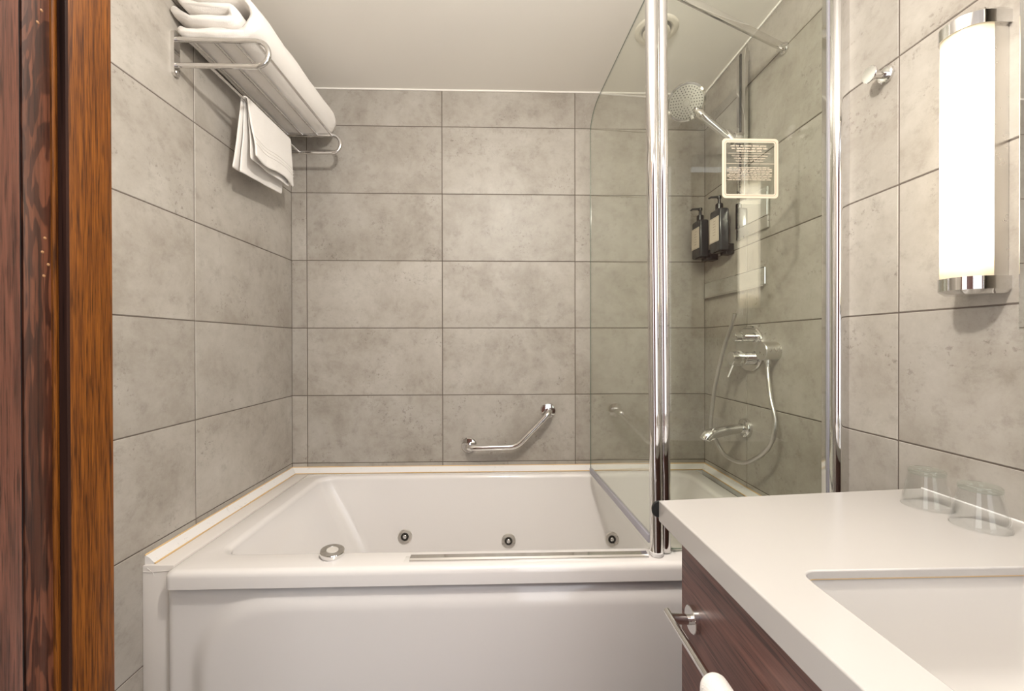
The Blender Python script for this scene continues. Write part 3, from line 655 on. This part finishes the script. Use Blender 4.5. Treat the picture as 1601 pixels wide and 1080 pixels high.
# clear globe lamp hanging from the ceiling (just above the frame)
x, y, zg = 0.04, 0.44, CEIL-0.21
t = empty('ceiling_lamp', (x, y, CEIL)); tag(t, 'small clear globe lamp hanging from the ceiling over the middle of the bathroom', 'ceiling light')
bm = bmesh.new(); lathe(bm, [(0, 0), (0.045, 0), (0.045, 0.012), (0.040, 0.016), (0, 0.016)], (x, y, CEIL), (0, 0, -1), 36); child(obj('ceiling_rose', bm, 'chrome'), t)
bm = bmesh.new(); tube(bm, [(x, y, CEIL-0.010), (x, y, zg+0.052)], 0.006, 12); child(obj('stem', bm, 'chrome'), t)
bm = bmesh.new(); lathe(bm, [(0, 0.055)]+[(0.055*math.sin(math.radians(a)), 0.055*math.cos(math.radians(a))) for a in range(12, 180, 12)]+[(0, -0.055)], (x, y, zg), (0, 0, 1), 28); child(obj('globe', bm, 'clear'), t)
lp_ = bpy.data.lights.new('bulb_light', 'POINT'); lp_.energy = 41.0; lp_.color = (1.0, 0.945, 0.875); lp_.shadow_soft_size = 0.035
lo_ = bpy.data.objects.new('bulb_light', lp_); C.objects.link(lo_); lo_.location = (x, y, zg)

# ================================================================== grab bar on the back wall
gb = empty('grab_bar', (0.03, D, 0.72)); tag(gb, 'bent chrome grab bar on the back wall above the tub', 'grab bar')
for p in ((-0.141, 0.722), (0.219, 0.876)):
    bm = bmesh.new(); lathe(bm, [(0, 0), (0.036, 0), (0.0355, 0.005), (0.031, 0.010), (0.018, 0.012), (0, 0.012)], (p[0], D, p[1]), (0, -1, 0), 40); child(obj('flange', bm, 'chrome'), gb)
g_ = [(-0.141, D-0.008, 0.722), (-0.141, D-0.058, 0.722), (0.073, D-0.058, 0.726), (0.219, D-0.058, 0.876), (0.219, D-0.008, 0.876)]
bm = bmesh.new(); tube(bm, fillet(g_, 0.034, 7), 0.0128, 22); child(obj('bar', bm, 'chrome'), gb)

# ================================================================== towel shelf on the left wall
ts = empty('towel_shelf', (XL, 1.48, 1.95)); tag(ts, 'chrome towel shelf with rails on the left wall', 'towel shelf')
SZ, SL = 2.049, 1.9755; XE = -0.661
for y in (1.213, 1.750):
    c = (SZ+SL)/2; r = (SZ-SL)/2
    pts = [(XL+0.008, y, SZ), (XE-r, y, SZ)] + [(XE-r+r*math.sin(math.radians(a)), y, c+r*math.cos(math.radians(a))) for a in range(15, 180, 15)] + [(XE-r, y, SL), (XL+0.008, y, SL)]
    bm = bmesh.new(); tube(bm, pts, 0.0072, 18); child(obj('bracket', bm, 'chrome'), ts)
    pl = rrect(y-0.011, y+0.011, 1.944, 2.072, 0.0105, 8, 2)
    bm = bmesh.new(); prism(bm, pl, XL, XL+0.010, 'yz'); child(obj('wall_plate', bm, 'chrome', angle=0.5), ts)
    bm = bmesh.new(); lathe(bm, disc(0.0058, 0.0025, 0.001), (XL+0.0095, y, 1.955), (1, 0, 0), 18); child(obj('screw', bm, 'satin'), ts)
for x in (-0.876, -0.817, -0.757, -0.698):
    bm = bmesh.new(); tube(bm, [(x, 1.213, SZ-0.001), (x, 1.750, SZ-0.001)], 0.0044, 12); child(obj('shelf_rail', bm, 'chrome'), ts)
bm = bmesh.new(); tube(bm, [(-0.829, 1.213, SL), (-0.829, 1.750, SL)], 0.0044, 12); child(obj('towel_rail', bm, 'chrome'), ts)

def sheet(bm, center, th, y0, y1, ny=30, amp=0.004, seed=0.0, bulge=None):
    """thick soft layer: centre line in (x, z), extruded along y with rounded ends"""
    c = [Vector((p[0], 0, p[1])) for p in center]; n = len(c)
    nor = []
    for i in range(n):
        d = (c[min(n-1, i+1)]-c[max(0, i-1)]).normalized(); nor.append(Vector((-d.z, 0, d.x)))
    prof = []
    for i in range(n): prof.append(c[i]+nor[i]*th/2)
    d = (c[-1]-c[-2]).normalized()
    for a in (60, 30, 0, -30, -60): prof.append(c[-1]+d*math.cos(math.radians(a))*th/2+nor[-1]*math.sin(math.radians(a))*th/2)
    for i in range(n-1, -1, -1): prof.append(c[i]-nor[i]*th/2)
    d = (c[0]-c[1]).normalized()
    for a in (-60, -30, 0, 30, 60): prof.append(c[0]+d*math.cos(math.radians(a))*th/2+nor[0]*math.sin(math.radians(a))*th/2)
    cen = sum(c, Vector())/n; rings = []
    for k in range(ny+1):
        t = k/ny; y = y0+(y1-y0)*t
        e = min(t, 1-t)*(y1-y0); q = 1.0 if e > 0.012 else 1-0.30*(1-e/0.012)**2
        ring = []
        for i, p in enumerate(prof):
            base = c[i] if i < n else (c[-1] if i < n+5 else (c[2*n+4-i] if i < 2*n+5 else c[0]))
            v = base+(p-base)*q
            w = nz(v.x*16+seed, y*9, v.z*16)*amp + nz(v.x*45+seed, y*30, v.z*45)*amp*0.35
            dd = (p-base).normalized()
            v = v+dd*w
            if bulge: v.z += bulge(v.x, y)
            ring.append((v.x, y+nz(v.x*20, v.z*20, seed)*0.006*(1 if k in (0, ny) else 0), v.z))
        rings.append(ring)
    loft(bm, rings, True, True); return bm
def arcp(cx, cz, r, a0, a1, n=7): return [(cx+r*math.cos(math.radians(a0+(a1-a0)*k/n)), cz+r*math.sin(math.radians(a0+(a1-a0)*k/n))) for k in range(n+1)]
bt = tag(empty('bath_towel', (-0.79, 1.48, SZ+0.006)), 'thick white folded bath towel lying on the chrome shelf', 'towel')
base = SZ+0.0045
bl = lambda x, y: 0.006*math.sin((y-1.2)*5.2)*((x+0.93)/0.25) if x > -0.93 else 0
def lin(a, b, n): return [(a[0]+(b[0]-a[0])*k/n, a[1]+(b[1]-a[1])*k/n) for k in range(n)]
bm = bmesh.new()
th = 0.023
oc = [(-0.900, base+th/2+0.006)] + lin((-0.885, base+th/2+0.001), (-0.755, base+th/2), 9) + arcp(-0.752, base+0.064, 0.064-th/2, -90, 90, 12) + lin((-0.765, base+0.128-th/2), (-0.870, base+0.120), 8) + [(-0.890, base+0.130), (-0.905, base+0.146)]
sheet(bm, oc, th, 1.203, 1.785, seed=1.3)
child(obj('outer_fold', bm, 'terry', angle=3.0), bt)
bm = bmesh.new(); th2 = 0.026
ic = [(-0.912, base+0.066), (-0.895, base+0.056)] + lin((-0.872, base+0.045), (-0.775, base+0.041), 6) + arcp(-0.768, base+0.059, 0.018, -90, 90, 8) + lin((-0.78, base+0.0775), (-0.860, base+0.080), 7) + [(-0.885, base+0.090), (-0.903, base+0.108)]
sheet(bm, ic, th2, 1.194, 1.765, seed=5.1)
child(obj('inner_fold', bm, 'terry', angle=3.0), bt)

# hand towel hanging over the lower rail
ht = tag(empty('hand_towel', (-0.829, 1.51, SL)), 'small white hand towel hanging over the lower rail of the shelf', 'towel')
def drape(y0, y1, room_drop, wall_drop, rad, seed, openr, openw, xb=-0.829, zb_=SL, ny=26, ns=16, sgn=1):
    bm = bmesh.new(); rows = []
    for k in range(ny+1):
        t = k/ny; y = y0+(y1-y0)*t; row = []
        for i in range(ns+1):          # wall side, bottom to top
            s = 1-i/ns; wd = wall_drop(t)
            row.append((xb-rad-openw(t)*s**1.2+0.006*s*nz(y*14+seed, s*3), y+0.02*s*s*(0.5-t)*-0.3, zb_-wd*s))
        for a in range(1, 8):
            an = math.pi*(1-a/8); row.append((xb+rad*math.cos(an), y, zb_+rad*math.sin(an)))
        for i in range(ns+1):
            s = i/ns; rd = room_drop(t)
            row.append((xb+rad+openr(t)*s**1.1+0.007*s*nz(y*13+seed+9, s*2), y+0.015*s*s*(t-0.5), zb_-rd*s))
        rows.append([bm.verts.new(p) for p in row])
    for a, b in zip(rows, rows[1:]):
        for i in range(len(a)-1): bm.faces.new((a[i], a[i+1], b[i+1], b[i]))
    return bm
def soft(o, th):
    s = o.modifiers.new('thick', 'SOLIDIFY'); s.thickness = th; s.offset = 0
    b = o.modifiers.new('soft', 'SUBSURF'); b.levels = 1; b.render_levels = 1
    return o
bm = drape(1.375, 1.655, lambda t: 0.185-0.012*t+0.008*math.sin(t*7), lambda t: 0.222-0.02*t, 0.0105, 2.0, lambda t: 0.010+0.020*(1-t)**2, lambda t: 0.026+0.004*math.sin(t*8))
child(soft(obj('outer_layer', bm, 'terry2', angle=3.0), 0.006), ht)
bm = drape(1.385, 1.640, lambda t: 0.192-0.010*t, lambda t: 0.232-0.02*t, 0.0055, 4.0, lambda t: 0.001+0.012*(1-t)**2, lambda t: 0.014)
child(soft(obj('inner_layer', bm, 'terry2', angle=3.0), 0.004), ht)
bm = bmesh.new()
for k in range(3):
    pts = []
    for q in range(27):
        t = q/26; y_ = 1.375+0.280*t; rd = 0.185-0.012*t+0.008*math.sin(t*7); sv = (0.118+0.012*k)/0.185
        pts.append((-0.829+0.0105+(0.010+0.020*(1-t)**2)*sv**1.1+0.007*sv*nz(y_*13+11.0, sv*2)+0.0034, y_+0.015*sv*sv*(t-0.5), SL-rd*sv))
    tube(bm, pts, 0.0010, 6)
child(obj('woven_band', bm, 'terry2'), ht)

# ================================================================== vanity
CZ = 0.856
van = empty('vanity_cabinet', (0.64, 0.5, 0.0)); tag(van, 'dark brown wood vanity cabinet under the white worktop', 'cabinet')
VB = XR-0.003
for nm, q in (('side_panel', (0.3525, VB, 0.761, 0.779, 0.10, CZ-0.046)), ('side_panel', (0.3525, VB, 0.285, 0.303, 0.10, CZ-0.046)), ('bottom_panel', (0.3525, VB, 0.303, 0.761, 0.10, 0.118)), ('back_panel', (VB-0.012, VB, 0.303, 0.761, 0.118, CZ-0.046))):
    child(obj(nm, bx(*q, bev=0.0006), 'wenge', smooth=False), van)
bm = bx(0.345, 0.3525, 0.287, 0.778, 0.13, CZ-0.046, bev=0.0012); child(obj('front_panel', bm, 'wenge', smooth=False), van)
bm = bx(0.40, VB, 0.30, 0.75, 0.0, 0.0995); child(obj('plinth', bm, 'darkwood', smooth=False), van)
wt = empty('washbasin_worktop', (0.64, 0.5, CZ-0.044)); tag(wt, 'white stone worktop with a sunken rectangular washbasin', 'worktop')
outer = [(0.327, 0.846), (XR, 0.899), (XR, 0.275), (0.342, 0.275)]
hole = rrect(0.424, 0.788, 0.310, 0.577, 0.024, 8, 2)
bm = bmesh.new()
def ring_edges(bm, pts, z):
    v = [bm.verts.new((x, y, z)) for x, y in pts]; return v, [bm.edges.new((v[i], v[(i+1) % len(v)])) for i in range(len(v))]
vo, eo = ring_edges(bm, outer, CZ); vh, eh = ring_edges(bm, hole, CZ)
bmesh.ops.triangle_fill(bm, use_beauty=True, edges=eo+eh)
for f in list(bm.faces):
    c = f.calc_center_median()
    if 0.44 < c.x < 0.77 and 0.33 < c.y < 0.56: bm.faces.remove(f)
ho_, hi_ = vo, vh
lo_o = [bm.verts.new((v.co.x, v.co.y, CZ-0.043)) for v in vo]
ino = [bm.verts.new(p) for p in ((0.349, 0.828, CZ-0.043), (XR, 0.879, CZ-0.043), (XR, 0.275, CZ-0.043), (0.364, 0.275, CZ-0.043))]
inu = [bm.verts.new((v.co.x, v.co.y, CZ-0.012)) for v in ino]
for i in range(4):
    k = (i+1) % 4
    bm.faces.new((vo[i], vo[k], lo_o[k], lo_o[i])); bm.faces.new((lo_o[i], lo_o[k], ino[k], ino[i])); bm.faces.new((ino[i], ino[k], inu[k], inu[i]))
lh = [bm.verts.new((v.co.x, v.co.y, CZ-0.012)) for v in vh]
for i in range(len(vh)):
    k = (i+1) % len(vh); bm.faces.new((vh[i], vh[k], lh[k], lh[i]))
slab = obj('slab', bm, 'quartz', angle=0.5)
bv = slab.modifiers.new('edge', 'BEVEL'); bv.width = 0.0022; bv.segments = 3; bv.limit_method = 'ANGLE'; bv.angle_limit = math.radians(50)
child(slab, wt)
def HL(x0, x1, y0, y1, r, z): return [(a, b, z) for a, b in rrect(x0, x1, y0, y1, r, 8, 4)]
bm = bmesh.new()
lps = [HL(0.405, 0.805, 0.290, 0.595, 0.03, CZ-0.0125), HL(0.417, 0.795, 0.303, 0.584, 0.03, CZ-0.0126), HL(0.420, 0.792, 0.306, 0.581, 0.03, CZ-0.018)]
for t in (0.15, 0.35, 0.55, 0.75, 0.9): lps.append(HL(0.420+0.022*t, 0.792-0.022*t, 0.306+0.022*t, 0.581-0.022*t, 0.035+0.02*t, CZ-0.018-0.125*t))
for a in (30, 60, 90):
    s = 0.05*(1-math.cos(math.radians(a))); c = 0.03*math.sin(math.radians(a)); lps.append(HL(0.44+s, 0.772-s, 0.326+s, 0.561-s, 0.053, CZ-0.131-c))
loft(bm, lps); child(obj('basin', bm, 'ceramic', angle=1.2), wt)
bm = bmesh.new(); tube(bm, [(x, y, CZ-0.0128) for x, y in rrect(0.4225, 0.7895, 0.3085, 0.5785, 0.026, 8, 4)], 0.0013, 6, closed=True); child(obj('silicone_bead', bm, 'silicone'), wt)
bm = bmesh.new(); tube(bm, [(XR-0.001, 0.28, CZ), (XR-0.001, 0.897, CZ)], 0.0022, 8); child(obj('wall_seal', bm, 'pvc'), wt)
bm = bmesh.new(); lathe(bm, [(0, 0), (0.017, 0), (0.018, 0.003), (0.015, 0.010), (0.008, 0.0135), (0, 0.0145)], (0.331, 0.8465, CZ-0.019), (-0.08, 1, 0), 28)
tag(obj('door_bumper', bm, 'rubber'), 'black round rubber bumper at the far corner of the worktop', 'bumper')

# towel bar on the cabinet front
tb = empty('towel_bar', (0.345, 0.55, 0.697)); tag(tb, 'chrome towel bar fixed to the dark cabinet front', 'towel bar')
BX = 0.300; BZ = 0.697
for y in (0.723, 0.33):
    bm = bmesh.new(); lathe(bm, [(0, 0), (0.0225, 0), (0.0225, 0.0085), (0.0215, 0.0095), (0, 0.0095)], (0.345, y, BZ-0.006), (-1, 0, 0), 36); child(obj('flange', bm, 'chrome', angle=0.5), tb)
    bm = bmesh.new(); tube(bm, [(0.338, y, BZ-0.006), (BX, y, BZ-0.003)], 0.0085, 18); child(obj('post', bm, 'chrome'), tb)
bm = bmesh.new(); tube(bm, [(BX, 0.738, BZ), (BX, 0.315, BZ)], 0.0062, 18); child(obj('bar', bm, 'chrome', angle=0.6), tb)
bm = drape(0.578, 0.37, lambda t: 0.36, lambda t: 0.34, 0.0145, 3.0, lambda t: 0.006, lambda t: 0.012, xb=BX, zb_=BZ, ny=20)
tw = soft(obj('face_towel', bm, 'terry', angle=3.0), 0.012); tag(tw, 'white terry towel hanging from the bar on the cabinet', 'towel')

# tumblers upside down on the worktop
def tumbler(x, y, label):
    t = empty('drinking_glass', (x, y, CZ)); tag(t, label, 'glass', 'upturned glasses on the worktop')
    bm = bmesh.new(); h = 0.074; r0, r1 = 0.0395, 0.0270
    lathe(bm, [(r0-0.0012, 0.0005), (r0, 0.0012), (r0-0.0002, 0.004), (r1+0.0006, h-0.010), (r1, h-0.008), (r1-0.0022, h-0.009), (r0-0.0024, 0.004), (r0-0.0022, 0.001), (r0-0.0012, 0.0005)], (x, y, CZ), (0, 0, 1), 56)
    child(obj('wall', bm, 'tumbler', angle=1.0), t)
    bm = bmesh.new(); lathe(bm, [(0, h-0.0075), (r1-0.004, h-0.009), (r1+0.0005, h-0.0095), (r1+0.0014, h-0.006), (r1+0.0010, h-0.002), (r1-0.0015, h), (r1-0.005, h-0.0006), (r1-0.008, h-0.003), (0, h-0.0035)], (x, y, CZ), (0, 0, 1), 56)
    child(obj('base', bm, 'tumbler_base', angle=1.2), t, 'thick greenish glass base')
tumbler(0.846, 0.797, 'upturned clear drinking glass near the vertical tile joint, the farther of two')
tumbler(0.846, 0.706, 'upturned clear drinking glass nearest the right edge, below the sconce')

# ================================================================== sconce, hook, mirror on the right wall
def dshape(cx, cy, sx, sy, back, n=2.4, k=22):
    p = [(back, cy+sy), (cx, cy+sy)]
    for i in range(1, k):
        a = math.pi/2+math.pi*i/k; c, s = math.cos(a), math.sin(a)
        p.append((cx+sx*math.copysign(abs(c)**(2/n), c), cy+sy*math.copysign(abs(s)**(2/n), s)))
    return p + [(cx, cy-sy), (back, cy-sy)]
for SY, lb in ((0.7745, 'tall lit wall sconce with chrome end caps on the right wall'),):
    sc = empty('wall_sconce', (XR, SY, 1.275)); tag(sc, lb, 'wall lamp')
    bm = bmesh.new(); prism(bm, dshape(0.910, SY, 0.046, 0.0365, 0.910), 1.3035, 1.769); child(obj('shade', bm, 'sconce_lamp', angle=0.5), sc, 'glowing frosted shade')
    for z0, z1, up in ((1.7685, 1.800, 1), (1.272, 1.304, -1)):
        bm = bmesh.new(); a_ = dshape(0.910, SY, 0.049, 0.039, XR); b_ = dshape(0.910, SY, 0.036, 0.033, XR)
        m_ = [(p, z0 if up > 0 else z1) for p in a_], [(p, z1-0.008 if up > 0 else z0+0.008) for p in a_], [(p, z1 if up > 0 else z0) for p in b_]
        loft(bm, [[(p[0], p[1], z) for p, z in r_] for r_ in m_], True, True); child(obj('end_cap', bm, 'chrome', angle=0.4), sc)
    bm = bx(0.910, XR, SY-0.034, SY+0.034, 1.30, 1.772, bev=0.001); child(obj('back_plate', bm, 'satin', smooth=False), sc)

hk = empty('robe_hook', (XR, 0.983, 1.831)); tag(hk, 'small chrome disc robe hook on the right wall beside the screen', 'hook')
bm = bmesh.new(); lathe(bm, [(0, 0), (0.0195, 0), (0.0195, 0.006), (0.017, 0.0085), (0.011, 0.009), (0, 0.009)], (XR, 0.983, 1.831), (-1, 0, 0), 36); child(obj('flange', bm, 'chrome'), hk)
bm = bmesh.new(); tube(bm, [(XR-0.005, 0.983, 1.831), (0.900, 0.983, 1.831)], 0.0085, 20); child(obj('stem', bm, 'chrome'), hk)
bm = bmesh.new(); lathe(bm, [(0, 0), (0.008, 0), (0.0185, 0.004), (0.0195, 0.006), (0.0185, 0.008), (0, 0.0085)], (0.9035, 0.983, 1.831), (-1, 0, 0), 36); child(obj('knob', bm, 'chrome'), hk)

vm = empty('vanity_mirror', (XR, 0.44, 1.20)); tag(vm, 'frameless vanity mirror at the right edge, standing off the wall', 'mirror')
bm = bx(0.905, 0.911, 0.30, 0.698, 1.203, 2.16, bev=0.0012); child(obj('mirror_glass', bm, 'mirror', smooth=False), vm)
bm = bx(0.9114, 0.921, 0.31, 0.690, 1.21, 2.15); child(obj('backing', bm, 'dark', smooth=False), vm)
for y in (0.38, 0.6):
    for z in (1.3, 2.0):
        bm = bmesh.new(); tube(bm, [(0.92, y, z), (XR, y, z)], 0.012, 14); child(obj('standoff', bm, 'satin'), vm)
